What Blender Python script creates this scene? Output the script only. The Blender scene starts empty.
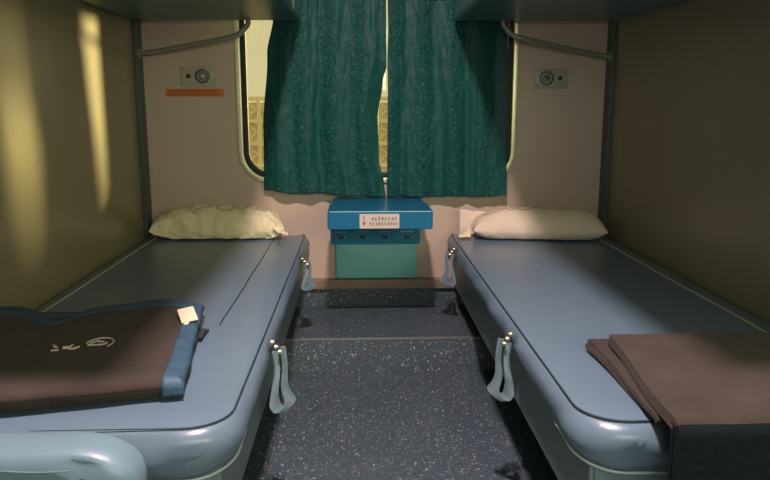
import bpy, bmesh, math, random
from mathutils import Vector, Matrix, noise
random.seed(7)
C = bpy.context.scene.collection
S = bpy.context.scene
PI = math.pi

# ------------------------------------------------------------------ camera
cd = bpy.data.cameras.new('camera'); cam = bpy.data.objects.new('camera', cd); C.objects.link(cam)
cd.sensor_fit = 'HORIZONTAL'; cd.sensor_width = 36.0; cd.lens = 720/770*36; cd.clip_start = .02
d = Vector(((358-385)/720, (240-105)/720, -1.0)).normalized()     # world +Y seen in camera space
zc = Vector((0, -d.z, d.y)).normalized(); xc = d.cross(zc)
R = Matrix((xc, d, zc))                                            # rows: world axes in camera space = camera-to-world
cam.matrix_world = Matrix.Translation((0, 0, 1.0)) @ R.to_4x4()
S.camera = cam

# ------------------------------------------------------------------ world, sun, exposure
S.view_settings.view_transform = 'Standard'; S.view_settings.look = 'None'
S.view_settings.gamma = 1; S.view_settings.use_curve_mapping = False
S.view_settings.exposure = 0.12
w = bpy.data.worlds.new('world'); S.world = w; w.use_nodes = True
bg = w.node_tree.nodes['Background']; bg.inputs[0].default_value = (1.0, .86, .52, 1); bg.inputs[1].default_value = .75

def light(name, kind, loc, direction, energy, color, **k):
    l = bpy.data.lights.new(name, kind); l.energy = energy; l.color = color
    for a, b in k.items(): setattr(l, a, b)
    o = bpy.data.objects.new(name, l); C.objects.link(o); o.location = loc
    o.rotation_euler = Vector(direction).to_track_quat('-Z', 'Y').to_euler()
    return o
light('sun', 'SUN', (3, 6, 2), (-.47, -.48, -.050), 9.5, (1, .80, .42), angle=math.radians(6))
# daylight through the corridor window opposite the bay
light('corridor_daylight', 'AREA', (0.35, -1.06, 1.42), (0, 1, -.22), 15, (.86, 1.0, .80), shape='RECTANGLE', size=1.15, size_y=.62)
# added yellowish fill from the right of the corridor, lifts the ambient
light('corridor_end_fill', 'AREA', (1.55, -.99, 1.42), (-.35, 1, -.25), 18, (1, .90, .55), shape='RECTANGLE', size=.7, size_y=.62)

# ------------------------------------------------------------------ materials
def mat(name, col, rough=.5, metal=0, bump=None, var=None, spec=.5, coat=0, emit=None, alpha=None, sheen=0):
    m = bpy.data.materials.new(name); m.use_nodes = True; nt = m.node_tree
    b = nt.nodes['Principled BSDF']
    b.inputs['Base Color'].default_value = (*col, 1); b.inputs['Roughness'].default_value = rough
    b.inputs['Metallic'].default_value = metal; b.inputs['Specular IOR Level'].default_value = spec
    b.inputs['Coat Weight'].default_value = coat; b.inputs['Sheen Weight'].default_value = sheen
    tc = nt.nodes.new('ShaderNodeTexCoord')
    if var:                                   # (scale, amount) soft tone variation of the material itself
        n = nt.nodes.new('ShaderNodeTexNoise'); n.inputs['Scale'].default_value = var[0]; n.inputs['Detail'].default_value = 5
        nt.links.new(tc.outputs['Object'], n.inputs['Vector'])
        r = nt.nodes.new('ShaderNodeValToRGB'); a = var[1]
        r.color_ramp.elements[0].color = (*[c*(1-a) for c in col], 1); r.color_ramp.elements[0].position = .3
        r.color_ramp.elements[1].color = (*[min(1, c*(1+a)) for c in col], 1); r.color_ramp.elements[1].position = .7
        nt.links.new(n.outputs['Fac'], r.inputs['Fac']); nt.links.new(r.outputs['Color'], b.inputs['Base Color'])
    if bump:                                  # list of (scale, strength)
        prev = None
        for sc, st in bump:
            n = nt.nodes.new('ShaderNodeTexNoise'); n.inputs['Scale'].default_value = sc; n.inputs['Detail'].default_value = 4
            nt.links.new(tc.outputs['Object'], n.inputs['Vector'])
            bp = nt.nodes.new('ShaderNodeBump'); bp.inputs['Strength'].default_value = st; bp.inputs['Distance'].default_value = .01
            nt.links.new(n.outputs['Fac'], bp.inputs['Height'])
            if prev: nt.links.new(prev.outputs[0], bp.inputs['Normal'])
            prev = bp
        nt.links.new(prev.outputs[0], b.inputs['Normal'])
    if emit: b.inputs['Emission Color'].default_value = (*emit[0], 1); b.inputs['Emission Strength'].default_value = emit[1]
    return m

M = {}
M['laminate_left'] = mat('laminate_left', (.30, .27, .15), .28, bump=[(2.2, .10), (60, .02)], var=(3, .06), spec=.6)
M['laminate_right'] = mat('laminate_right', (.26, .225, .16), .36, bump=[(2.2, .12), (60, .03)], var=(3, .06), spec=.5)
M['wall_back'] = mat('wall_back', (.56, .445, .365), .42, bump=[(90, .03)], var=(5, .03))
M['trim_dark'] = mat('trim_dark', (.055, .075, .06), .4)
M['ledge'] = mat('ledge', (.26, .19, .135), .4, var=(20, .12))
M['frame'] = mat('frame', (.78, .75, .50), .30, .55)
M['seal'] = mat('seal', (.012, .018, .014), .55)
M['ceiling'] = mat('ceiling', (.42, .42, .38), .5)
M['vinyl'] = mat('vinyl', (.130, .200, .280), .31, bump=[(7, .20), (260, .05)], var=(4, .05), spec=.7)
M['vinyl_dark'] = mat('vinyl_dark', (.028, .038, .05), .5)
M['vinyl_side'] = mat('vinyl_side', (.13, .205, .28), .33, bump=[(9, .25), (240, .05)], var=(4, .06), spec=.55)
M['strap'] = mat('strap', (.17, .25, .30), .6, bump=[(40, .3), (300, .1)])
M['piping_pale'] = mat('piping_pale', (.45, .46, .30), .45)
M['edge_white'] = mat('edge_white', (.50, .58, .62), .4)
M['base'] = mat('base', (.17, .235, .27), .42, bump=[(30, .03)])
M['berth_metal'] = mat('berth_metal', (.075, .17, .17), .34, bump=[(6, .06), (80, .02)])
M['rail'] = mat('rail', (.28, .30, .24), .35, .2)
M['teal_panel'] = mat('teal_panel', (.22, .60, .62), .4, var=(6, .05))
M['table'] = mat('table', (.008, .14, .28), .28, bump=[(50, .02)], var=(8, .08))
M['slot_box'] = mat('slot_box', (.02, .26, .42), .35)
M['table_slot'] = mat('table_slot', (.005, .06, .11), .5)
M['table_pale'] = mat('table_pale', (.30, .62, .70), .4)
M['white_plate'] = mat('white_plate', (.62, .56, .50), .45)
M['ink_red'] = mat('ink_red', (.30, .02, .02), .6)
M['ink'] = mat('ink', (.14, .09, .11), .6)
M['orange'] = mat('orange', (.62, .20, .025), .5, var=(30, .12))
M['ink_orange'] = mat('ink_orange', (.20, .055, .01), .6)
M['switch_plate'] = mat('switch_plate', (.42, .40, .32), .4, bump=[(60, .03)])
M['dial'] = mat('dial', (.20, .21, .19), .3, .3)
M['dial_core'] = mat('dial_core', (.36, .37, .33), .25, .4)
M['black'] = mat('black', (.008, .01, .01), .4)
M['brass'] = mat('brass', (.55, .48, .34), .3, .7)
M['pillow_l'] = mat('pillow_l', (.84, .76, .50), .8, bump=[(22, .45), (160, .12)], var=(10, .05), sheen=.2)
M['pillow_r'] = mat('pillow_r', (.80, .67, .54), .8, bump=[(18, .30), (160, .12)], var=(10, .05), sheen=.2)
M['seam'] = mat('seam', (.20, .15, .11), .8)
M['wool'] = mat('wool', (.050, .038, .034), .95, bump=[(30, .25), (420, .35)], var=(14, .18), sheen=.08, spec=.2)
M['binding'] = mat('binding', (.035, .085, .15), .6, bump=[(60, .25)], var=(40, .25))
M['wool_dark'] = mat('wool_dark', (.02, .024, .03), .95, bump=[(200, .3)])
M['cream'] = mat('cream', (.72, .62, .48), .7)
M['thread'] = mat('thread', (.62, .55, .47), .7)
M['lamp_metal'] = mat('lamp_metal', (.6, .6, .58), .4)
M['lamp_glow'] = mat('lamp_glow', (.9, .9, .85), .4, emit=((1, .80, .70), 12))
M['pad'] = mat('pad', (.15, .25, .32), .38, bump=[(6, .15), (200, .03)], spec=.55)
M['outside_ground'] = mat('outside_ground', (.5, .45, .3), .9, var=(2, .2))

# speckled lino
def lino():
    m = bpy.data.materials.new('speckled_lino'); m.use_nodes = True; nt = m.node_tree; L = nt.links
    b = nt.nodes['Principled BSDF']; b.inputs['Roughness'].default_value = .52
    tc = nt.nodes.new('ShaderNodeTexCoord')
    base = nt.nodes.new('ShaderNodeTexNoise'); base.inputs['Scale'].default_value = 5; L.new(tc.outputs['Object'], base.inputs['Vector'])
    r0 = nt.nodes.new('ShaderNodeValToRGB'); r0.color_ramp.elements[0].color = (.044, .072, .100, 1); r0.color_ramp.elements[1].color = (.068, .100, .128, 1)
    L.new(base.outputs['Fac'], r0.inputs['Fac'])
    prev = r0.outputs['Color']
    for sc, th, col in ((95, .155, (.26, .34, .36)), (64, .14, (.28, .15, .12)), (130, .19, (.02, .03, .045)), (42, .10, (.42, .46, .42)), (75, .13, (.34, .40, .40)), (150, .14, (.20, .26, .30))):
        v = nt.nodes.new('ShaderNodeTexVoronoi'); v.inputs['Scale'].default_value = sc; v.feature = 'F1'
        L.new(tc.outputs['Object'], v.inputs['Vector'])
        lt = nt.nodes.new('ShaderNodeMath'); lt.operation = 'LESS_THAN'; lt.inputs[1].default_value = th*1.5
        L.new(v.outputs['Distance'], lt.inputs[0])
        # only about half of the cells carry a chip
        sp = nt.nodes.new('ShaderNodeSeparateColor'); L.new(v.outputs['Color'], sp.inputs[0])
        g = nt.nodes.new('ShaderNodeMath'); g.operation = 'GREATER_THAN'; g.inputs[1].default_value = .55; L.new(sp.outputs[0], g.inputs[0])
        mu = nt.nodes.new('ShaderNodeMath'); mu.operation = 'MULTIPLY'; L.new(lt.outputs[0], mu.inputs[0]); L.new(g.outputs[0], mu.inputs[1])
        mx = nt.nodes.new('ShaderNodeMix'); mx.data_type = 'RGBA'; L.new(mu.outputs[0], mx.inputs[0]); L.new(prev, mx.inputs[6]); mx.inputs[7].default_value = (*col, 1)
        prev = mx.outputs[2]
    L.new(prev, b.inputs['Base Color'])
    bn = nt.nodes.new('ShaderNodeBump'); bn.inputs['Strength'].default_value = .06; bn.inputs['Distance'].default_value = .01
    n = nt.nodes.new('ShaderNodeTexNoise'); n.inputs['Scale'].default_value = 90; L.new(tc.outputs['Object'], n.inputs['Vector']); L.new(n.outputs['Fac'], bn.inputs['Height'])
    L.new(bn.outputs[0], b.inputs['Normal'])
    return m
M['lino'] = lino()

# curtain: teal satin, crinkled woven sprigs in vertical rows
def curtain_mat():
    m = bpy.data.materials.new('teal_curtain'); m.use_nodes = True; nt = m.node_tree; L = nt.links
    b = nt.nodes['Principled BSDF']; b.inputs['Base Color'].default_value = (.012, .115, .105, 1)
    b.inputs['Roughness'].default_value = .5; b.inputs['Specular IOR Level'].default_value = .25; b.inputs['Sheen Weight'].default_value = .15; b.inputs['Sheen Tint'].default_value = (.2, .8, .7, 1)
    tc = nt.nodes.new('ShaderNodeTexCoord')
    sp = nt.nodes.new('ShaderNodeSeparateXYZ'); L.new(tc.outputs['Object'], sp.inputs[0])
    # mask: vertical rows every 7.5 cm
    mm = nt.nodes.new('ShaderNodeMath'); mm.operation = 'MULTIPLY'; mm.inputs[1].default_value = 2*PI/.125; L.new(sp.outputs[0], mm.inputs[0])
    si = nt.nodes.new('ShaderNodeMath'); si.operation = 'SINE'; L.new(mm.outputs[0], si.inputs[0])
    mr = nt.nodes.new('ShaderNodeMapRange'); mr.inputs[1].default_value = -.5; mr.inputs[2].default_value = 1.0; L.new(si.outputs[0], mr.inputs[0])
    mp = nt.nodes.new('ShaderNodeMapping'); mp.inputs['Scale'].default_value = (1, 1, .8); mp.inputs['Rotation'].default_value = (0, .35, 0); L.new(tc.outputs['Object'], mp.inputs[0])
    n = nt.nodes.new('ShaderNodeTexNoise'); n.inputs['Scale'].default_value = 50; n.inputs['Detail'].default_value = 3; n.inputs['Distortion'].default_value = 1.2; L.new(mp.outputs[0], n.inputs['Vector'])
    rg = nt.nodes.new('ShaderNodeMath'); rg.operation = 'MULTIPLY'; L.new(n.outputs['Fac'], rg.inputs[0]); L.new(mr.outputs[0], rg.inputs[1])
    b1 = nt.nodes.new('ShaderNodeBump'); b1.inputs['Strength'].default_value = .8; b1.inputs['Distance'].default_value = .02; L.new(rg.outputs[0], b1.inputs['Height'])
    n2 = nt.nodes.new('ShaderNodeTexNoise'); n2.inputs['Scale'].default_value = 16; n2.inputs['Detail'].default_value = 4; L.new(tc.outputs['Object'], n2.inputs['Vector'])
    b2 = nt.nodes.new('ShaderNodeBump'); b2.inputs['Strength'].default_value = .35; b2.inputs['Distance'].default_value = .02; L.new(n2.outputs['Fac'], b2.inputs['Height'])
    L.new(b1.outputs[0], b2.inputs['Normal']); L.new(b2.outputs[0], b.inputs['Normal'])
    r = nt.nodes.new('ShaderNodeValToRGB'); r.color_ramp.elements[0].color = (.003, .045, .047, 1); r.color_ramp.elements[1].color = (.006, .090, .083, 1)
    L.new(n.outputs['Fac'], r.inputs['Fac']); L.new(r.outputs['Color'], b.inputs['Base Color'])
    return m
M['curtain'] = curtain_mat()

def glass_mat():
    m = bpy.data.materials.new('window_glass'); m.use_nodes = True; nt = m.node_tree; L = nt.links
    out = nt.nodes['Material Output']; nt.nodes.remove(nt.nodes['Principled BSDF'])
    t = nt.nodes.new('ShaderNodeBsdfTransparent'); t.inputs[0].default_value = (.93, .93, .84, 1)
    g = nt.nodes.new('ShaderNodeBsdfGlossy'); g.inputs['Roughness'].default_value = .03
    mx = nt.nodes.new('ShaderNodeMixShader'); mx.inputs[0].default_value = .05
    L.new(t.outputs[0], mx.inputs[1]); L.new(g.outputs[0], mx.inputs[2]); L.new(mx.outputs[0], out.inputs[0])
    return m
M['glass'] = glass_mat()

# ------------------------------------------------------------------ mesh helpers
class MB:
    def __init__(s): s.v = []; s.f = []
    def add(s, vs, fs):
        o = len(s.v); s.v += [tuple(v) for v in vs]; s.f += [tuple(i+o for i in f) for f in fs]; return s
    def box(s, x0, x1, y0, y1, z0, z1):
        v = [(x0,y0,z0),(x1,y0,z0),(x1,y1,z0),(x0,y1,z0),(x0,y0,z1),(x1,y0,z1),(x1,y1,z1),(x0,y1,z1)]
        return s.add(v, [(0,3,2,1),(4,5,6,7),(0,1,5,4),(1,2,6,5),(2,3,7,6),(3,0,4,7)])
    def tube(s, pts, r, n=12, flat=1.0):
        pts = [Vector(p) for p in pts]; rings = []; up = None
        for i, p in enumerate(pts):
            t = (pts[min(i+1, len(pts)-1)]-pts[max(i-1, 0)]).normalized()
            if up is None: up = Vector((0,0,1)) if abs(t.z) < .9 else Vector((1,0,0))
            a = t.cross(up).normalized(); up = a.cross(t).normalized()
            rr = r(i/(len(pts)-1)) if callable(r) else r
            rings.append([p+a*rr*math.cos(2*PI*k/n)+up*rr*flat*math.sin(2*PI*k/n) for k in range(n)])
        vs = [v for g in rings for v in g]; fs = []
        for i in range(len(rings)-1):
            for k in range(n):
                a0 = i*n+k; b0 = i*n+(k+1) % n; fs.append((a0, b0, b0+n, a0+n))
        fs.append(tuple(range(n))[::-1]); fs.append(tuple(range(len(vs)-n, len(vs))))
        return s.add(vs, fs)
    def lathe(s, c, prof, axis='y', n=28):        # prof: (radius, offset along axis)
        vs = []; fs = []
        for r, h in prof:
            for k in range(n):
                a = 2*PI*k/n; p = (r*math.cos(a), h, r*math.sin(a)) if axis == 'y' else (r*math.cos(a), r*math.sin(a), h) if axis == 'z' else (h, r*math.cos(a), r*math.sin(a))
                vs.append((c[0]+p[0], c[1]+p[1], c[2]+p[2]))
        for i in range(len(prof)-1):
            for k in range(n): a0 = i*n+k; b0 = i*n+(k+1) % n; fs.append((a0, b0, b0+n, a0+n))
        fs.append(tuple(range(n))[::-1]); fs.append(tuple(range(len(vs)-n, len(vs))))
        return s.add(vs, fs)
    def prism(s, pts, y0, y1):                    # outline in xz, extruded in y
        n = len(pts); vs = [(x, y0, z) for x, z in pts]+[(x, y1, z) for x, z in pts]
        return s.add(vs, [tuple(range(n)), tuple(range(2*n-1, n-1, -1))]+[(i, i+n, (i+1) % n+n, (i+1) % n) for i in range(n)])
    def sheet(s, fn, nu, nv, th):                 # closed cloth of thickness th over fn(u,v)
        P = [[Vector(fn(i/nu, j/nv)) for j in range(nv+1)] for i in range(nu+1)]
        top = []; bot = []
        for i in range(nu+1):
            for j in range(nv+1):
                a = P[min(i+1, nu)][j]-P[max(i-1, 0)][j]; b = P[i][min(j+1, nv)]-P[i][max(j-1, 0)]
                nn = a.cross(b); nn = nn.normalized() if nn.length > 1e-12 else Vector((0,0,1))
                top.append(P[i][j]+nn*th/2); bot.append(P[i][j]-nn*th/2)
        return s._close(top, bot, nu, nv)
    def _close(s, top, bot, nu, nv):
        m = nv+1; N = len(top); fs = []
        for i in range(nu):
            for j in range(nv):
                a = i*m+j; fs.append((a, a+m, a+m+1, a+1)); fs.append((N+a, N+a+1, N+a+m+1, N+a+m))
        for i in range(nu):
            a = i*m; fs.append((a, N+a, N+a+m, a+m)); a = i*m+nv; fs.append((a, a+m, N+a+m, N+a))
        for j in range(nv):
            a = j; fs.append((a, a+1, N+a+1, N+a)); a = nu*m+j; fs.append((a, N+a, N+a+1, a+1))
        return s.add(top+bot, fs)
    def pad(s, plan, nu, nv, z0, t, ru, rv, dz=None, power=.5):     # cushion-like slab: plan(u,v)->(x,y); rounded rims
        def es(k, n):                             # denser near the rims
            x = k/n; return .5-.5*math.cos(PI*x)
        top = []; bot = []
        for i in range(nu+1):
            for j in range(nv+1):
                u = es(i, nu); v = es(j, nv)
                def e(q, r):
                    q = min(q, 1-q)
                    return 1 if q >= r else max(0, 1-((r-q)/r)**2)**power
                h = e(u, ru)*e(v, rv); x, y = plan(u, v); o = dz(u, v) if dz else 0
                top.append(Vector((x, y, z0+t/2+t/2*h+o))); bot.append(Vector((x, y, z0+t/2-t/2*h+o*.15)))
        return s._close(top, bot, nu, nv)
    def build(s, name, m, parent=None, smooth=True, bevel=0, angle=.7):
        me = bpy.data.meshes.new(name); me.from_pydata(s.v, [], s.f); me.update()
        bm = bmesh.new(); bm.from_mesh(me)
        bmesh.ops.remove_doubles(bm, verts=bm.verts, dist=1e-6)
        bmesh.ops.recalc_face_normals(bm, faces=bm.faces)
        if bevel:
            es = [e for e in bm.edges if len(e.link_faces) == 2 and e.calc_face_angle(0) > .6]
            bmesh.ops.bevel(bm, geom=es, offset=bevel, segments=3, profile=.5, affect='EDGES', clamp_overlap=True)
        if smooth:
            for f in bm.faces: f.smooth = True
            for e in bm.edges:
                if len(e.link_faces) == 2 and e.calc_face_angle(0) > angle: e.smooth = False
        bm.to_mesh(me); bm.free()
        me.materials.append(m)
        o = bpy.data.objects.new(name, me); C.objects.link(o)
        if parent:
            o.parent = parent; base = Vector((0,0,0)); q = parent
            while q: base += Vector(q.location); q = q.parent
            o.location = -base
            # keep child origin consistent: geometry is in world coordinates
            me.transform(Matrix.Translation(-base)); o.location = (0,0,0)
        return o

def tag(o, label=None, cat=None, group=None, kind=None):
    if label: o['label'] = label
    if cat: o['category'] = cat
    if group: o['group'] = group
    if kind: o['kind'] = kind
    return o
def empty(name, loc, label, cat, group=None):
    o = bpy.data.objects.new(name, None); C.objects.link(o); o.location = loc; o.empty_display_size = .05
    return tag(o, label, cat, group)
def struct(mb, name, m, **k): return tag(mb.build(name, m, **k), kind='structure')
def nz(x, y, z=0): return noise.noise(Vector((x, y, z)))
def lerp(a, b, t): return a+(b-a)*t
def bilin(FL, FR, NL, NR):
    return lambda u, v: (lerp(lerp(NL[0], NR[0], u), lerp(FL[0], FR[0], u), v), lerp(lerp(NL[1], NR[1], u), lerp(FL[1], FR[1], u), v))
def rrect(x0, x1, y0, y1, r, n=10):               # rounded rectangle, r = (x0y0, x1y0, x1y1, x0y1) radii; fixed count
    if not isinstance(r, (tuple, list)): r = (r,)*4
    pts = []
    for (cx, cy, a0), q in zip(((x0+r[0], y0+r[0], PI), (x1-r[1], y0+r[1], 1.5*PI), (x1-r[2], y1-r[2], 0), (x0+r[3], y1-r[3], .5*PI)), r):
        for k in range(n+1): a = a0+.5*PI*k/n; pts.append((cx+q*math.cos(a), cy+q*math.sin(a)))
    return pts
def densify(pts, step):
    out = []
    for i, p in enumerate(pts):
        q = pts[(i+1) % len(pts)]; L = math.dist(p, q); k = max(1, int(L/step))
        for j in range(k): out.append((lerp(p[0], q[0], j/k), lerp(p[1], q[1], j/k)))
    return out

# ------------------------------------------------------------------ setting
XL, XR, YB = -.902, 1.064, 3.08
struct(MB().box(-2.4, 2.6, -1.12, YB+.04, -.06, 0), 'floor', M['lino'], smooth=False)
struct(MB().box(-2.4, 2.6, -1.12, YB+.04, 2.34, 2.40), 'ceiling', M['ceiling'], smooth=False)
# raised duct along the outer wall, lino turned up to the ledge
prof = [(YB, 0), (YB, .128), (2.622, .128), (2.618, .124), (2.598, .0005)]
mb = MB(); n = len(prof); mb.add([(XL, y, z) for y, z in prof]+[(XR, y, z) for y, z in prof], [tuple(range(n)), tuple(range(2*n-1, n-1, -1))]+[(i, i+n, (i+1) % n+n, (i+1) % n) for i in range(n)])
struct(mb, 'trim_1', M['lino'], angle=.5)
struct(MB().box(XL, XR, 2.6165, 2.628, .122, .1300), 'trim_2', mat('nosing', (.20, .22, .23), .3, .4), smooth=False, bevel=.002)
struct(MB().box(XL, XR, YB-.016, YB, .128, .213), 'trim_3', M['lino'], smooth=False)
struct(MB().box(XL, XR, YB-.040, YB, .213, .254), 'baseboard_back', M['ledge'], smooth=False, bevel=.003)
struct(MB().box(XL-.04, XL, 1.03, YB+.04, 0, 2.34), 'wall_left', M['laminate_left'], smooth=False)
struct(MB().box(XR, XR+.04, 1.03, YB+.04, 0, 2.34), 'wall_right', M['laminate_right'], smooth=False)
struct(MB().box(XL-.003, XL+.020, YB-.07, YB+.001, .455, 2.34), 'trim_4', M['trim_dark'], smooth=False, bevel=.004)
struct(MB().box(XR-.020, XR+.003, YB-.07, YB+.001, .455, 2.34), 'trim_5', M['trim_dark'], smooth=False, bevel=.004)
struct(MB().box(-2.44, -2.4, -1.12, YB, 0, 2.34), 'wall_corridor_left', M['laminate_right'], smooth=False)
struct(MB().box(2.6, 2.64, -1.12, YB, 0, 2.34), 'wall_corridor_right', M['laminate_right'], smooth=False)
struct(MB().box(-2.4, 2.6, -1.16, -1.12, 0, 2.34), 'wall_front', M['wall_back'], smooth=False)

# back wall with rounded window opening
WX0, WX1, WZ0, WZ1, WR = -.505, .672, .672, 1.56, .13
def holed(outer, inner, y0, y1):
    n = len(inner); mb = MB()
    vs = [(x, y0, z) for x, z in outer]+[(x, y0, z) for x, z in inner]+[(x, y1, z) for x, z in outer]+[(x, y1, z) for x, z in inner]
    fs = []
    for i in range(n):
        j = (i+1) % n
        fs += [(i, j, n+j, n+i), (2*n+i, 3*n+i, 3*n+j, 2*n+j), (n+i, n+j, 3*n+j, 3*n+i), (i, 2*n+i, 2*n+j, j)]
    return mb.add(vs, fs)
def opening(g, r): return rrect(WX0+g, WX1-g, WZ0+g, WZ1-g, r, 12)
def rect_match(x0, x1, z0, z1, n=12):             # points on a square-cornered rectangle, same count as rrect
    pts = []
    for (cx, cz) in ((x0, z0), (x1, z0), (x1, z1), (x0, z1)):
        for k in range(n+1): pts.append((cx, cz))
    return pts
outer = []
inn = opening(.012, WR-.012)
cx, cz = (WX0+WX1)/2, (WZ0+WZ1)/2
struct(holed([(XL if x < cx else XR, 0 if z < cz else 2.34) if False else (x, z) for x, z in rrect(XL-.0, XR, 0.0, 2.34, .001, 12)], inn, YB, YB+.05), 'wall_back', M['wall_back'], smooth=False)
wf = holed(opening(0, WR), opening(.022, WR-.02), YB-.012, YB+.02).build('window_1', M['frame'], bevel=.003); tag(wf, kind='structure')
holed(opening(.020, WR-.02), opening(.044, WR-.04), YB-.004, YB+.028).build('window_seal', M['seal'], wf, bevel=.003)
mb = MB(); g = opening(.040, WR-.04); mb.prism(g, YB+.012, YB+.018); mb.build('window_pane', M['glass'], wf, smooth=False)

# ------------------------------------------------------------------ outside
struct(MB().box(-9, 12, YB+.3, 30, -.6, -.5), 'ground', M['outside_ground'], smooth=False)
fy = YB+2.6
fence = empty('openwork_fence', (0, fy, -.5), 'pale openwork block fence outside the window, seen left of the curtain', 'fence')
fb = MB(); fm = mat('fence_block', (.88, .84, .62), .9, var=(6, .04)); fd = mat('fence_back', (.80, .74, .50), .9, var=(8, .05))
MB().box(-4, 5, fy+.06, fy+.09, -.5, 1.02).build('backing_panel', fd, fence, smooth=False)
x = -4
while x < 5: fb.box(x-.016, x+.016, fy+.035, fy+.06, -.5, 1.05); x += .17
for k in range(10): fb.box(-4, 5, fy+.033, fy+.058, -.5+k*.172-.016, -.5+k*.172+.016)
fb.build('lattice', fm, fence, smooth=False)
# pierced ornaments inside the lattice cells the window shows
ob = MB()
for i in range(60):
    for k in range(9):
        cxx = -4+.085+.17*i
        if not -2.0 < cxx < .9: continue
        czz = -.5+.086+k*.172
        pts = [(cxx+.05*math.cos(a)*(1+.25*math.cos(4*a)), fy+.045, czz+.05*math.sin(a)*(1+.25*math.cos(4*a))) for a in [2*PI*q/16 for q in range(17)]]
        ob.tube(pts, .008, 5)
ob.build('pierced_ornament', fm, fence)

# ------------------------------------------------------------------ lower berths
ZT = .451
def make_mattress(X0, X1, Y0, Y1, aisle, sags, straps):
    """aisle=+1: aisle side at X1, -1: at X0. Returns builders."""
    rad = .085
    def ring(dd, z):
        x0, x1, y0, y1 = X0+dd, X1-dd, Y0+dd, Y1-dd
        ra = max(rad-dd, .006); rs = max(.02-dd, .004)
        r = (rs, ra, rs, rs) if aisle > 0 else (ra, rs, rs, rs)
        return rrect(x0, x1, y0, y1, r, 8), z
    def expand(pts, n_edges):   # constant subdivision per edge so rings match
        out = []
        N = len(pts)
        for i in range(N):
            p = pts[i]; q = pts[(i+1) % N]; k = n_edges[i]
            for j in range(k): out.append((lerp(p[0], q[0], j/k), lerp(p[1], q[1], j/k)))
        return out
    base_pts, _ = ring(0, 0); N = len(base_pts)
    ne = [max(1, int(math.dist(base_pts[i], base_pts[(i+1) % N])/.018)) for i in range(N)]
    rings = []
    prof = [(.030, -.068), (.012, -.069), (.000, -.064), (-.010, -.050), (-.014, -.034), (-.010, -.018), (-.002, -.006), (.006, -.0005)]
    for dd, dz in prof:
        rp = expand(ring(0, 0)[0], ne)
        pts = []
        c0 = ring(0, 0)[0]
        base = expand(ring(.03, 0)[0], ne)
        for (x, y), (bx, by) in zip(rp, base):
            nx, ny = x-bx, y-by; L = math.hypot(nx, ny) or 1; nx /= L; ny /= L
            on_aisle = (x > X1-.02) if aisle > 0 else (x < X0+.02)
            on_end = y < Y0+.10
            f = math.sin(PI*min(1, max(0, -dz/.069)))
            wr = f*(.008*nz(x*6, y*6, dz*10)+.005*nz(x*22, y*22+dz*60, dz*12+3)+.003*math.sin((x+y)*70+dz*90)*nz(x*5, y*5, 9))
            drop = 0
            if on_end:
                e = max(0, 1-(y-Y0)/.10); wr += f*.012*e; drop = min(0, dz)*.35*e
                wr += f*.009*e*math.sin(x*17+dz*80)+f*.004*e*math.sin(x*41-dz*120)
            for sy in straps:       # pulled folds round the snaps
                q = (y-sy)/.07
                if on_aisle: wr += -.008*math.exp(-q*q*3)*f + .0035*f*math.sin((y-sy)*120+dz*60)*math.exp(-q*q*.5)
            on_wall = (x < X0+.03) if aisle > 0 else (x > X1-.03)
            de = dd
            if on_wall: de = max(dd, 0); wr = min(wr, 0)
            pts.append((x-nx*de+nx*wr, y-ny*de+ny*wr, ZT+dz+drop+.002*nz(x*5, y*5)))
        rings.append(pts)
    def h(x, y):
        s = 0
        for (a, b, dpt, ex) in sags: s += dpt*math.exp(-((x-a)/ex[0])**2-((y-b)/ex[1])**2)
        return ZT+s+.0025*nz(x*4, y*3, 5)
    W = (X1-X0)/2
    for k in range(1, 22):
        dd = .006+(W-.012)*(k/21)**1.1
        pts = []
        for x, y in expand(ring(dd, 0)[0], ne):
            e = min(1, dd/.05); pts.append((x, y, lerp(ZT-.0005, h(x, y)+.003, e)))
        rings.append(pts)
    n = len(rings[0]); mb = MB(); vs = [p for r in rings for p in r]; fs = []
    for i in range(len(rings)-1):
        for k in range(n): a0 = i*n+k; b0 = i*n+(k+1) % n; fs.append((a0, b0, b0+n, a0+n))
    fs.append(tuple(range(n))[::-1]); fs.append(tuple(range(len(vs)-n, len(vs))))
    mb.add(vs, fs)
    # piping path around aisle side and near end
    pip = [(x, y, ZT+.0022) for x, y in expand(ring(.004, 0)[0], ne)]
    return mb, h, pip, ring, expand, ne

def strap(parent, x, y, side, zt=.425, L=.15, spread=.03):
    """webbing loop hanging on the aisle side of a cushion; side=+1 hangs toward +x"""
    mb = MB()
    def fn(u, v):
        a = 2*u-1; k = 1-abs(a)**1.7                    # 0 at the snap, 1 at the foot of the loop
        sep = (.5*spread+.012*k)*(1 if a > 0 else -1)*min(1, abs(a)*3.5)
        wdt = .017+.023*k**3
        q = sep+(v-.5)*wdt+.002*math.sin(u*23)
        z = zt-L*k-.008*math.sin(v*PI)*k**4+.004*a
        xx = x+side*(.026+.72*q+.004*math.sin(u*14)+.008*k); yy = y+.70*q+.004*math.sin(u*9+v*3)
        return (xx, yy, z)
    mb.sheet(fn, 60, 6, .0025)
    o = mb.build('strap', M['strap'], parent)
    for k in (-1, 0, 1):
        MB().lathe((x+side*(.022+.010*k), y-.012*k, zt+.004-k*.008), [(.001, .006*side), (.0045, .005*side), (.006, .002*side), (.006, -.004*side)], 'x', 14).build('snap_button', M['brass'], o)
    return o

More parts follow.
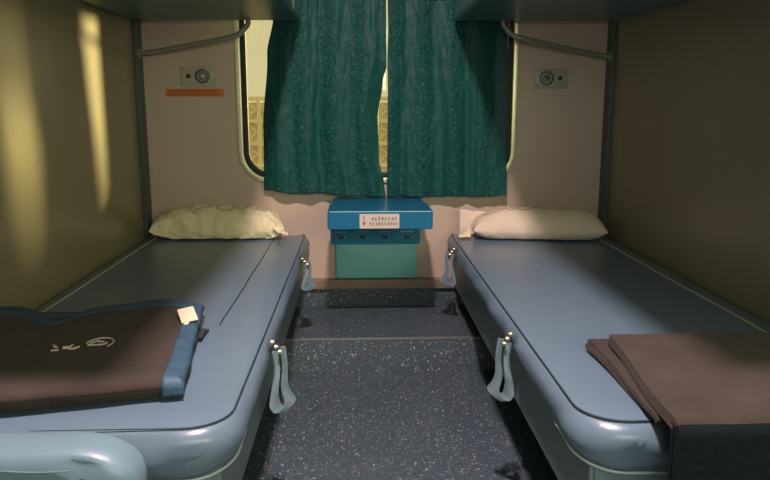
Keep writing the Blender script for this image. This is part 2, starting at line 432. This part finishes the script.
def berth(X0, X1, aisle, label, sags, straps, seam_x, piping_col, strip_x=None):
    xa = X1 if aisle > 0 else X0
    t = empty('lower_berth', ((X0+X1)/2, 2.1, 0), label, 'berth')
    mb, h, pip, ring, expand, ne = make_mattress(X0, X1, 1.165, 3.050, aisle, sags, straps)
    cu = mb.build('mattress', M['vinyl'], t, angle=1.2)
    # dark welt line along aisle edge and round the near corner
    keep = [p for p in pip if (p[0]-xa)*aisle > -.12 or p[1] < 1.19]
    seq = [p for p in pip]
    # take the contiguous run: near end then aisle side
    if aisle > 0: run = [p for p in seq if p[1] < 1.172+.0] + [p for p in seq if p[1] >= 1.172 and p[0] > X1-.09 and not (p[1] > 3.04 and p[0] < X1-.03)]
    else:
        run = [p for p in seq if p[1] >= 1.172 and p[0] < X0+.09 and not (p[1] > 3.04 and p[0] > X0+.03)]
        run.sort(key=lambda p: -p[1]); run += sorted([p for p in seq if p[1] < 1.172], key=lambda p: p[0])
    if aisle > 0:
        e1 = sorted([p for p in seq if p[1] < 1.172], key=lambda p: p[0]); e2 = sorted([p for p in seq if p[1] >= 1.172 and p[0] > X1-.09 and not (p[1] > 3.04 and p[0] < X1-.03)], key=lambda p: p[1]); run = e1+e2
    if aisle > 0: run = [p for p in run if p[0] > X1-.34]
    MB().tube(run, (lambda t: .0019 if t > .2 else .0006+.0013*t/.2) if aisle > 0 else .0019, 6).build('welt', piping_col, cu)
    # pale seam near the wall
    MB().tube([(seam_x+.002*nz(y*3, 0), y, h(seam_x, y)+.0035) for y in [1.2+i*.05 for i in range(37)]], .0032, 6).build('seam', M['piping_pale'], cu)
    if strip_x:
        MB().tube([(strip_x+.004*nz(y*3, 2), y, h(strip_x, y)+.003) for y in [1.75+i*.05 for i in range(25)]], .0022, 6).build('seam', M['vinyl_dark'], cu)
    for sy, L, sp in straps_info[t['label']]: strap(cu, xa+aisle*.004, sy, aisle, L=L, spread=sp)
    # pale bottom edging of the near corner
    r0 = expand(ring(-.004, 0)[0], ne); run = [(x, y, ZT-.071-.020*max(0, 1-(y-1.165)/.10)) for x, y in r0 if y < 1.34 and ((x-xa)*aisle > -.30) and (y < 1.26 or (x-xa)*aisle > -.05)]
    run.sort(key=lambda p: (p[0]*aisle if p[1] < 1.165+.085 and (p[0]-xa)*aisle < -.004 else 10+p[1]))
    MB().tube(run, .0026, 6).build('edging', M['edge_white'], cu)
    # berth pan, fascia, supports
    mb = MB()
    xi = xa-aisle*.022
    lo, hi = min(xi, xa-aisle*.042), max(xi, xa-aisle*.042)
    mb.box(lo, hi, 1.19, 3.05, .225, .385)
    mb.box(min(X0+.02, X1-.02)+.0, max(X0+.02, X1-.02), 1.20, 3.05, .362, .384)
    mb.box(X0+.03, X1-.03, 1.185, 1.215, .225, .384)
    mb.build('berth_pan', M['base'], t, smooth=False, bevel=.004)
    for yy in (1.45, 2.5):
        MB().box(X0+.05 if aisle > 0 else X1-.33, X0+.33 if aisle > 0 else X1-.05, yy, yy+.05, 0, .362).build('support', M['base'], t, smooth=False, bevel=.003)
    return t, h
LL = 'blue-grey vinyl lower berth on the left of the aisle, under the blue-edged blanket'
LR = 'blue-grey vinyl lower berth on the right of the aisle, under the plain brown blanket'
straps_info = {LL: [(1.66, .155, .02), (2.62, .10, .012)], LR: [(1.70, .15, .02), (2.78, .13, .02)]}
bl, hL = berth(XL+.012, -.226, 1, LL, [(-.35, 2.0, .004, (.1, .8)), (-.6, 2.1, -.006, (.2, .7)), (-.42, 1.2, .004, (.3, .15))], (1.66, 2.62), -.850, M['vinyl_dark'], -.350)
br, hR = berth(.392, XR-.012, -1, LR, [(.7, 2.1, -.006, (.22, .7)), (.6, 1.2, .004, (.3, .15))], (1.70, 2.78), .992, M['vinyl_dark'])

# ------------------------------------------------------------------ upper berths
def upper(X0, X1, label):
    t = empty('upper_berth', ((X0+X1)/2, 2.1, 1.35), label, 'berth')
    MB().box(X0, X1, 1.12, 2.975, 1.328, 1.395).build('berth_pan', M['berth_metal'], t, smooth=False, bevel=.014)
    MB().pad(bilin((X0+.01, 2.96), (X1-.01, 2.96), (X0+.01, 1.14), (X1-.01, 1.14)), 24, 30, 1.398, .075, .05, .03).build('mattress', M['vinyl'], t)
    return t
upper(XL+.004, -.225, 'dark teal underside of the upper berth, top left')
upper(.385, XR-.004, 'dark teal underside of the upper berth, top right')

# ------------------------------------------------------------------ support rails
def rail(pts, label, rr=.0105):
    P = [Vector(p) for p in pts]; out = []
    for i in range(len(P)-1):                        # catmull-rom
        a, b, c, e = P[max(i-1, 0)], P[i], P[i+1], P[min(i+2, len(P)-1)]
        for k in range(8):
            t = k/8; out.append(.5*((2*b)+(c-a)*t+(2*a-5*b+4*c-e)*t*t+(3*b-a-3*c+e)*t**3))
    out.append(P[-1])
    t = empty('support_rail', P[0], label, 'rail')
    MB().tube(out, rr, 14).build('tube', M['rail'], t)
    p = P[0]; sx = -1 if p.x < 0 else 1
    MB().lathe((p.x, p.y, p.z), [(.021, 0), (.021, -.005*sx), (.012, -.010*sx)], 'x', 20).build('flange', M['rail'], t)
    return t
ry = 2.955
rail([(XL+.019, 3.030, 1.203), (-.80, 3.018, 1.213), (-.66, 2.99, 1.236), (-.53, ry, 1.256), (-.475, ry, 1.270), (-.440, ry, 1.300), (-.430, ry, 1.315), (-.430, ry, 1.3275)], 'grey tubular support rail curling up to the left upper berth')
rail([(XR-.019, 3.030, 1.196), (.95, 3.018, 1.210), (.80, 2.99, 1.236), (.68, ry, 1.258), (.625, ry, 1.272), (.590, ry, 1.300), (.580, ry, 1.315), (.580, ry, 1.3275)], 'grey tubular support rail curling up to the right upper berth')

# ------------------------------------------------------------------ curtains
cr = empty('curtain_rod', (.11, 3.025, 1.455), 'thin metal curtain rod through the top of the green curtains', 'curtain rod')
MB().tube([(-.40+.05*i, 3.025, 1.45) for i in range(22)], .006, 10).build('rod', M['rail'], cr)
for x in (-.40, .65): MB().box(x-.008, x+.008, 3.02, YB, 1.44, 1.46).build('bracket', M['rail'], cr, smooth=False)
def curtain(xl, xr, zb, folds, seed, label, lab2, edge_y):
    """xl(z), xr(z) edges; zb(u) hem height"""
    t = empty('curtain', ((xl(1.0)+xr(1.0))/2, 3.02, 1.45), label, 'curtain')
    def fn(u, v):
        zb_ = zb(u); z = lerp(zb_, 1.418, v)
        x = lerp(xl(z), xr(z), u)
        amp = (.007+.005*(1-v))*min(1, 8*min(u, 1-u)+.15)
        y = 3.016+amp*(math.sin(u*folds*2*PI+seed+2.2*nz(u*3, z*1.5, seed))*(.55+.9*nz(u*4, z*.8, seed+7))-.7*max(0, nz(u*11, z*1.0, seed+1))**.5)+.005*nz(u*9, z*2.2, seed+4)+.0028*nz(u*26, z*14, seed)
        y += .008*nz(u*2.2, z*1.3, seed+9)+edge_y(u)*(math.exp(-((z-.98)/.17)**2) if u > .5 or seed > 3 else 1)
        x += .006*nz(u*8, z*4, seed+2)*math.sin(PI*u)
        return (x, min(y, 3.058), z+.004*nz(u*12, 0, seed))
    MB().sheet(fn, 150, 120, .0018).build('cloth', M['curtain'], t, angle=3)
    def hd(u, v):                                   # gathered heading over the rod
        x = lerp(xl(1.42), xr(1.42), u); z = 1.414+v*.075
        y = 3.020+(.010*math.sin(u*folds*5*2*PI+seed)+.004*nz(u*60, v*5))*(.4+.6*v)-.010*math.sin(PI*min(1, v*1.5))
        return (x, y, z)
    MB().sheet(hd, 160, 10, .0018).build('heading', M['curtain'], t, angle=3)
    sm = MB().sheet(lambda u, v: tuple(Vector(fn(u, .028+.004*v))-Vector((0, .0022, 0))), 120, 1, .001)
    sm.build('hem_stitch', mat('hem'+lab2, (.008, .07, .065), .6), t, angle=3)
    return t
def itp(tab):
    def f(z):
        for (z0, a), (z1, b) in zip(tab, tab[1:]):
            if z <= z1: 
                t = max(0, (z-z0)/(z1-z0)); t = t*t*(3-2*t); return lerp(a, b, t)
        return tab[-1][1]
    return f
# picture columns to metres at 3.02 m
def px(x): return (x-358)/720*3.02
curtain(itp([(.62, px(263)), (.9, px(264)), (1.2, px(270)), (1.36, px(277)), (1.5, px(279))]),
        itp([(.60, px(386)), (.68, px(383.5)), (.78, px(378.5)), (.95, px(378)), (1.10, px(382.5)), (1.16, px(386)), (1.3, px(385.6)), (1.45, px(385.5))]),
        lambda u: .645-.028*u+.004*math.sin(u*17), 4, 1.3, 'dark green curtain covering the left half of the window', '_left', lambda u: .036*max(0, (u-.88)/.12)+.030*max(0, (.12-u)/.12))
curtain(itp([(.60, px(386.5)), (1.10, px(387)), (1.16, px(386.6)), (1.3, px(387.6)), (1.45, px(387))]),
        itp([(.62, px(507)), (1.0, px(506)), (1.3, px(504)), (1.5, px(503))]),
        lambda u: .618+.003*math.sin(u*14)+.003*u, 4, 4.1, 'dark green curtain covering the right half of the window', '_right', lambda u: -.034*max(0, (.10-u)/.10))

# ------------------------------------------------------------------ wall fittings
def glyphs(mb, x0, x1, z0, z1, y, n, seed, th=.0012):     # rows of small unreadable characters
    rnd = random.Random(seed); wd = (x1-x0)/n; hh = z1-z0
    for i in range(n):
        c = x0+(i+.5)*wd; a = wd*.36
        for k in range(3): zz = z0+hh*(.1+.4*k)+rnd.uniform(-.05, .05)*hh; mb.box(c-a*rnd.uniform(.5, 1), c+a*rnd.uniform(.5, 1), y-.0006, y, zz, zz+th)
        for k in range(2): xx = c+rnd.uniform(-.7, .7)*a; mb.box(xx, xx+th, y-.0006, y, z0+rnd.uniform(0, .3)*hh, z1-rnd.uniform(0, .3)*hh)
def switch(cx, cz, mirror, label):
    t = empty('reading_light_panel', (cx, YB, cz), label, 'light switch panel', )
    w_, h_ = .071, .041
    mb = MB(); mb.prism(rrect(cx-w_, cx+w_, cz-h_, cz+h_, .005, 4), YB-.010, YB); mb.build('plate', M['switch_plate'], t, bevel=.002)
    kx = cx+.020*mirror; bx = cx-.037*mirror
    MB().lathe((kx, YB-.010, cz+.002), [(.030, 0), (.030, -.006), (.024, -.010), (.022, -.006), (.016, -.006)], 'y', 32).build('lamp_ring', M['dial'], t)
    MB().lathe((kx, YB-.016, cz+.002), [(.016, 0), (.015, -.006), (.010, -.011), (.002, -.013)], 'y', 28).build('knob', M['dial_core'], t)
    if mirror < 0: MB().lathe((kx, YB-.029, cz+.002), [(.006, 0), (.006, -.002)], 'y', 16).build('knob_cap', M['black'], t)
    MB().lathe((bx, YB-.010, cz+.002), [(.0085, 0), (.0085, -.005), (.006, -.007)], 'y', 20).build('button', M['black'], t)
    for a in (-1, 1):
        for b in (-1, 1): MB().lathe((cx+a*.060, YB-.010, cz+b*.029), [(.0035, 0), (.0035, -.0012), (.001, -.002)], 'y', 12).build('screw', M['dial'], t)
switch(-.660, 1.115, 1, 'small grey panel with round knob above the orange sticker, left of window')
switch(.812, 1.108, -1, 'small grey panel with round dark-centred knob, right of window')
sk = empty('warning_sticker', (-.675, YB, 1.048), 'long orange sticker with dark lettering below the left knob panel', 'sticker')
MB().box(-.798, -.556, YB-.0015, YB, 1.034, 1.066).build('backing', M['orange'], sk, smooth=False)
mb = MB(); glyphs(mb, -.785, -.570, 1.052, 1.062, YB-.0015, 26, 3, .0014); glyphs(mb, -.785, -.570, 1.038, 1.046, YB-.0015, 30, 5, .0012)
mb.build('lettering', M['ink_orange'], sk, smooth=False)

# ------------------------------------------------------------------ folding table
TZ = .612
tb = empty('folding_table', (.085, YB, TZ), 'small blue folding table fixed below the curtained window', 'table')
def table_outline(g=0):
    return [(-.112+g, 2.640+g), (.272-g, 2.640+g), (.272-g, 2.76), (.262-g, 3.07-g), (-.100+g, 3.07-g), (-.112+g, 2.76)]
o = table_outline(); n = len(o)
mb = MB(); mb.add([(x, y, TZ-.012) for x, y in o]+[(x, y, TZ) for x, y in o], [tuple(range(n))[::-1], tuple(range(n, 2*n))]+[(i, (i+1) % n, (i+1) % n+n, i+n) for i in range(n)])
mb.build('tabletop', M['table'], tb, smooth=False, bevel=.003)
mb = MB(); mb.box(-.114, .274, 2.632, 2.646, TZ-.066, TZ+.002); mb.box(-.116, -.106, 2.64, 2.86, TZ-.062, TZ); mb.box(.266, .276, 2.64, 2.86, TZ-.062, TZ)
mb.build('apron', M['table'], tb, smooth=False, bevel=.003)
MB().box(-.108, .268, 2.6300, 2.6325, TZ-.001, TZ+.0025).build('edge_strip', M['table_pale'], tb, smooth=False, bevel=.0008)
nt_ = MB().prism(rrect(.003, .150, .5505, .6045, .003, 3), 2.6285, 2.632).build('notice_plate', M['white_plate'], tb, smooth=False)
mb = MB(); glyphs(mb, .045, .142, .580, .592, 2.6285, 8, 11, .0017); glyphs(mb, .038, .145, .561, .573, 2.6285, 10, 12, .0017); mb.build('lettering', M['ink'], nt_, smooth=False)
mb = MB(); mb.box(.0175, .0205, 2.6275, 2.6285, .572, .598); mb.add(*[[(.013, 2.6276, .572), (.025, 2.6276, .572), (.019, 2.6276, .560), (.013, 2.6285, .572), (.025, 2.6285, .572), (.019, 2.6285, .560)], [(0, 1, 2), (5, 4, 3), (0, 3, 4, 1), (1, 4, 5, 2), (2, 5, 3, 0)]])
mb.build('warning_symbol', M['ink_red'], nt_, smooth=False)
# slotted box on the wall under the top
sb = MB(); sb.prism(rrect(-.120, .262, .412, .560, .010, 4), 3.035, YB); rb = sb.build('slotted_box', M['slot_box'], tb, bevel=.003)
for k, gx in enumerate((-.078, .016, .110, .206)):
    MB().prism(rrect(gx-.027, gx+.027, .436, .449, .004, 3), 3.0335, 3.036).build('slot', M['table_slot'], rb, smooth=False)
    MB().box(gx-.026, gx+.026, 3.0325, 3.036, .4655, .4690).build('slot_lip', M['table_pale'], rb, smooth=False)
    for s_ in (-1, 1):
        MB().lathe((gx+s_*.022, 3.035, .487), [(.0042, 0), (.0042, -.0015), (.001, -.003)], 'y', 12).build('screw', M['table_pale'], rb)
        MB().lathe((gx+s_*.019, 3.035, .4425), [(.0040, 0), (.0040, -.0025), (.001, -.004)], 'y', 12).build('screw', M['table_pale'], rb)
MB().prism(rrect(-.100, .250, .256, .415, .012, 4), 3.060, YB).build('lower_panel', M['teal_panel'], tb, bevel=.004)
# folding arm under the top
MB().tube([(.08, 3.03, .50), (.08, 2.80, .594)], .006, 8).build('folding_arm', M['table'], tb)

# ------------------------------------------------------------------ pillows
def pillow(plan, t, m, seed, label, dzf, flap, seamv, crum):
    z0 = ZT+.009
    o = empty('pillow', (*plan(.5, .5), z0), label, 'pillow')
    def dz(u, v):
        rdg = lambda a, b, c: 1-min(1, abs(nz(a, b, c))*3.2)
        return .008*nz(u*5, v*4, seed)+crum*(.010*rdg(u*7+v*2, v*2.5-u, seed+3)+.005*rdg(u*15, v*6+u*4, seed+5))+dzf(u, v)
    def pl(u, v):
        x, y = plan(u, v); ff = max(0, 1-v/.45)
        rd = lambda a, b: 1-min(1, abs(nz(a, b, seed+20))*3)
        return x+.010*nz(v*5, seed)*(1-2*min(u, 1-u)), y+.012*nz(u*5, seed+1)*(1-v)-crum*ff*math.sin(PI*min(1, v*2.2+.15))*(.016*rd(u*8+v*3, v*3-u*2)+.010*rd(u*17-v*5, v*6+u*3))
    # upper side with volume, underside almost flat on the berth
    nu, nv = 90, 40; top = []; bot = []
    for i in range(nu+1):
        for j in range(nv+1):
            u = .5-.5*math.cos(PI*i/nu); v = .5-.5*math.cos(PI*j/nv)
            e = (1-abs(2*u-1)**6)**.5*(1-abs(2*v-1)**2.6)**.62*(.78+.22*min(1, u/.25))
            x, y = pl(u, v)
            wr = e*dz(u, v)
            top.append(Vector((x, y, z0+.038+(t-.038)*e+wr))); bot.append(Vector((x, y, z0+.034-.034*min(1, e*1.5))))
    MB()._close(top, bot, nu, nv).build('pillowcase', m, o, angle=2.2)
    mb = MB(); pts = []
    for i in range(61):
        u = .08+.84*i/60; v = seamv; e = (1-abs(2*u-1)**6)**.5*(1-abs(2*v-1)**2.6)**.62*(.78+.22*min(1, u/.25)); x, y = pl(u, v)
        pts.append((x, y, z0+.038+(t-.038)*e+e*dz(u, v)+.001+.0006*math.sin(i*2.1)))
    mb.tube(pts, .0013, 5).build('seam', M['seam'], o)
    MB().sheet(flap, 16, 12, .002).build('pillowcase_flap', m, o, angle=2.5)
pillow(bilin((-.850, 3.045), (-.335, 3.045), (-.852, 2.925), (-.305, 2.920)), .116, M['pillow_l'], 3.0,
       'crumpled cream pillow at the window end of the left berth', lambda u, v: .010*math.sin(u*26+v*7)*math.exp(-((u-.3)/.25)**2),
       lambda u, v: (-.350+.062*u, 2.90+.05*v-.02*u, ZT+.050-.022*u+.010*math.sin(v*4)+.006*nz(u*4, v*4)), .40, 1.0)
pillow(bilin((.485, 3.040), (.995, 3.040), (.470, 2.875), (1.000, 2.815)), .118, M['pillow_r'], 8.0,
       'smooth pinkish cream pillow at the window end of the right berth', lambda u, v: 0,
       lambda u, v: (.425+.15*u, 2.985+.01*v, ZT+.012+.105*v*(1-.15*u)+.004*nz(u*4, v*4)), .34, .3)
fl = [o for o in C.objects if o.name.startswith('pillow') and o.type == 'EMPTY'][-1]
MB().sheet(lambda u, v: (.405+.050*u, 2.86+.05*v, ZT+.022+.045*v*u+.004*math.sin(5*v)), 10, 10, .002).build('pillowcase_flap', M['pillow_l'], fl, angle=2.5)

# ------------------------------------------------------------------ left blanket
bz = ZT+.008
b1 = empty('folded_blanket', (-.63, 1.5, bz), 'folded brown blanket with blue binding and white tag on the left berth', 'blanket')
def far_shift(x, k=1):
    return -.085*k*math.exp(-((x+.735)/.060)**2)+.012*math.sin(x*23)
def planL(FL, FR, NL, NR, k):
    f = bilin(FL, FR, NL, NR)
    def g(u, v):
        x, y = f(u, v); return x+.004*nz(v*6, 2), y+far_shift(x, k)*max(0, v-.3)/.7+.006*nz(u*5, v*3, k)
    return g
body = MB()
body.pad(planL((-.905, 1.765), (-.395, 1.800), (-.905, 1.172), (-.336, 1.292), 0), 60, 50, bz, .014, .02, .02)
body.pad(planL((-.905, 1.750), (-.402, 1.780), (-.905, 1.166), (-.334, 1.286), .35), 60, 50, bz+.010, .012, .02, .02)
topplan = planL((-.905, 1.770), (-.398, 1.806), (-.905, 1.155), (-.325, 1.275), 1)
def topdz(u, v):
    x, y = topplan(u, v)
    return .010*math.exp(-((x+.52)/.10)**2)*v+.010*math.exp(-((x+.88)/.08)**2)*v-.010*math.exp(-((x+.735)/.07)**2)*v**2+.004*nz(x*7, y*7, 3)
body.pad(topplan, 80, 60, bz+.016, .026, .03, .035, topdz)
body.build('wool_cloth', M['wool'], b1, angle=1.4)
def Ltop(u, v, e=.0014):
    x, y = topplan(u, v)
    def ed(q, r):
        q = min(q, 1-q); return 1 if q >= r else max(0, 1-((r-q)/r)**2)**.5
    hh = ed(u, .03)*ed(v, .035); return Vector((x, y, bz+.016+.013+.013*hh+topdz(u, v)+e))
MB().sheet(lambda u, v: Ltop(.0+u, .890+.110*v), 120, 8, .002).build('binding', M['binding'], b1, angle=2)
MB().sheet(lambda u, v: (lambda q, w: q if w >= 0 else Vector((q.x, q.y-.001, q.z+w*.4)))(Ltop(.932+.068*u, max(0, v*1.05-.05)), v*1.05-.05), 8, 90, .002).build('binding', M['binding'], b1, angle=2)
# underlying layer's binding that shows in the dip and at the right rim
MB().sheet(lambda u, v: (lerp(-.86, -.56, u), 1.735+.03*v+.004*nz(u*9, v), bz+.0285+.002*v), 40, 4, .003).build('binding', M['binding'], b1, angle=2)
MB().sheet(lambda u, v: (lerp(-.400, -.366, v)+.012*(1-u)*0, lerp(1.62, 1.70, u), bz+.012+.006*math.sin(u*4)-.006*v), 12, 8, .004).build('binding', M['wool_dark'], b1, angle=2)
# white tag standing on the right part
def tagf(u, v): 
    c = Vector((-.402, 1.640, bz+.048)); return tuple(c+Vector((.034*(u-.5)-.022*(v-.5), .050*(v-.5)+.016*(u-.5), .018*v+.004*u)))
MB().sheet(tagf, 4, 4, .001).build('care_tag', M['cream'], b1)
MB().sheet(lambda u, v: (-.402+.010*u, 1.600+.014*v, bz+.047+.004*v), 3, 3, .001).build('care_tag', M['cream'], b1)
# stitched mark
mk = MB()
def onL(x, y):
    # invert roughly: surface height at x,y
    best = min(((Ltop(u/40, v/40)-Vector((x, y, bz+.045))).xy.length, u, v) for u in range(41) for v in range(41))
    return Ltop(best[1]/40, best[2]/40).z+.0012
zc_ = max(onL(-.60, 1.46), onL(-.55, 1.47), onL(-.63, 1.45))
def mp(qx, qy): return (-.622+qx*1.05, 1.450+qy*1.05, zc_+.001)
arc = [mp(.072+.026*math.cos(a), .018+.034*math.sin(a)) for a in [-.6+k*.22 for k in range(18)]]
mk.tube(arc, .0016, 5)
rnd = random.Random(5)
for (qx, qy, L, an) in ((-.012, .004, .016, -1.0), (-.006, .000, .016, -1.0), (-.000, -.022, .014, .2), (.016, -.002, .016, .1), (.018, -.010, .014, .3), (.030, -.014, .014, .1), (.036, -.006, .012, .9), (.055, .020, .016, 1.5), (.062, .030, .014, 1.0), (.072, .028, .012, 0), (.060, .008, .016, .2), (.076, .010, .014, .4), (.084, .016, .012, 1.2), (.022, .006, .010, 1.5)):
    mk.tube([mp(qx-L/2*math.cos(an), qy-L/2*math.sin(an)), mp(qx+L/2*math.cos(an), qy+L/2*math.sin(an))], .0019, 5)
mk.build('stitched_mark', M['thread'], b1)

# ------------------------------------------------------------------ right blanket
b2 = empty('folded_blanket', (.76, 1.25, bz), 'plain dark brown blanket folded on the right berth, hanging over its end', 'blanket')
def drape(mb, y_far, y_near, zt, hang, x0f, x1, th, sd, part):
    R_ = .016; Lt = y_far-y_near; arc = R_*PI/2; tot = Lt+arc+hang
    a0, a1 = (0, (Lt+arc*.55)/tot) if part == 'top' else ((Lt+arc*.5)/tot, 1)
    def fn(u, v):
        s = lerp(a0, a1, v)*tot
        if s < Lt: y, z = y_far-s, zt
        elif s < Lt+arc:
            a = (s-Lt)/R_; y, z = y_near-R_*math.sin(a), zt-R_*(1-math.cos(a))
        else: y, z = y_near-R_, zt-R_-(s-Lt-arc)
        x = lerp(x0f(min(1, s/Lt)), x1, u)
        f = 1 if s < Lt else .4
        return (x, y+.004*nz(u*5, s*5, sd+2), z+.004*nz(u*4, s*7, sd)*f)
    mb.sheet(fn, 60, 90 if part == 'top' else 24, th)
M['wool_hang_shaded'] = mat('wool_hang_shaded', (.005, .011, .015), .8, bump=[(60, .2)], spec=.2)  # near-black: shade of the hanging fold put into its colour
XE = XR-.03
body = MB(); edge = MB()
fl1 = lambda s: lerp(.510, .512, s)+.004*math.sin(5*s)
fl2 = lambda s: lerp(.514, .510, s)+.006*math.sin(4*s+1)
ft1 = lambda s: lerp(.546, .506, s**.8)+.004*math.sin(6*s)
drape(body, 1.540, 1.150, bz+.0060, .004, fl1, XE, .010, 1, 'top')
drape(body, 1.530, 1.142, bz+.0170, .006, fl2, XE, .010, 2, 'top')
drape(body, 1.498, 1.086, bz+.0300, .20, ft1, XE, .010, 3, 'top')
drape(body, 1.490, 1.070, bz+.0415, .22, ft1, XE, .012, 4, 'top')
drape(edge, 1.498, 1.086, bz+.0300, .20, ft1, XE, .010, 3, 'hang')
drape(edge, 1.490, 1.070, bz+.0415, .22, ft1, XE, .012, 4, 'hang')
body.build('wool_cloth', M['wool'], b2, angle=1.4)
edge.build('binding', M['wool_hang_shaded'], b2, angle=1.4)  # no binding, the same blanket hanging down, its shade carried by the dark colour
# rounded far fold joining the two top layers
MB().tube([(x, 1.492+.004*nz(x*5, 0), bz+.0355) for x in [.552+i*.02 for i in range(24)]], .0115, 10).build('fold', M['wool'], b2)
MB().tube([(x, 1.533+.004*nz(x*5, 0), bz+.0120) for x in [.516+i*.02 for i in range(26)]], .0115, 10).build('fold', M['wool'], b2)

# ------------------------------------------------------------------ padded end rest, near left
ar = empty('padded_armrest', (-.62, 1.03, 0), 'pale blue-grey padded rest across the near end of the left berth', 'armrest')
def arm_ring(t):
    x = lerp(-.895, -.338, t); e = max(0, (t-.80)/.20); k = (1-e**3.2)**.5 if e < 1 else 0.02
    hw = .052*(.35+.65*k); hh = .050*(.25+.75*k); zc2 = .4455-.022*e**2
    out = []
    for q in range(32):
        a = 2*PI*q/32; ca, sa = math.cos(a), math.sin(a)
        yy = hw*math.copysign(abs(ca)**.62, ca); zz = hh*math.copysign(abs(sa)**.62, sa)
        if yy < 0 and .1 < zz/hh < .7: yy += .006*math.exp(-((x+.412)/.03)**2)
        out.append((x, 1.050+yy, zc2+zz+.0015*nz(x*9, q)))
    return out
mb = MB(); rg = [arm_ring(i/60) for i in range(61)]; vs = [p for g_ in rg for p in g_]
fs = [(i*32+k, i*32+(k+1) % 32, (i+1)*32+(k+1) % 32, (i+1)*32+k) for i in range(60) for k in range(32)]+[tuple(range(32))[::-1], tuple(range(60*32, 61*32))]
mb.add(vs, fs); mb.build('cushion', M['pad'], ar, angle=1.4)
MB().tube([(x, .9985, .470+.003*math.sin(x*30)) for x in [-.89+.02*i for i in range(24)]], .0012, 6).build('crease_seam', M['pad'], ar)
MB().lathe((-.412, 1.000, .449), [(.006, 0), (.006, -.002), (.002, -.004)], 'y', 14).build('button', M['vinyl_dark'], ar)
MB().box(-.90, -.86, 1.03, 1.07, 0, .43).build('post', M['base'], ar, smooth=False, bevel=.004)
MB().box(-.45, -.42, 1.03, 1.06, 0, .425).build('post', M['base'], ar, smooth=False, bevel=.004)

# ------------------------------------------------------------------ ceiling lamp (its light included)
cl = empty('ceiling_light', (.02, .95, 2.34), 'small round ceiling lamp above the near end of the aisle', 'ceiling light')
MB().lathe((.02, .95, 2.34), [(.11, 0), (.11, -.02), (.09, -.03)], 'z', 32).build('housing', M['lamp_metal'], cl)
MB().lathe((.02, .95, 2.31), [(.085, 0), (.08, -.008), (.03, -.012)], 'z', 32).build('diffuser', M['lamp_glow'], cl)
lp = light('ceiling_lamp_light', 'AREA', (.02, .95, 2.292), (0, 0.16, -1), 68, (1, .76, .71), shape='DISK', size=.14)
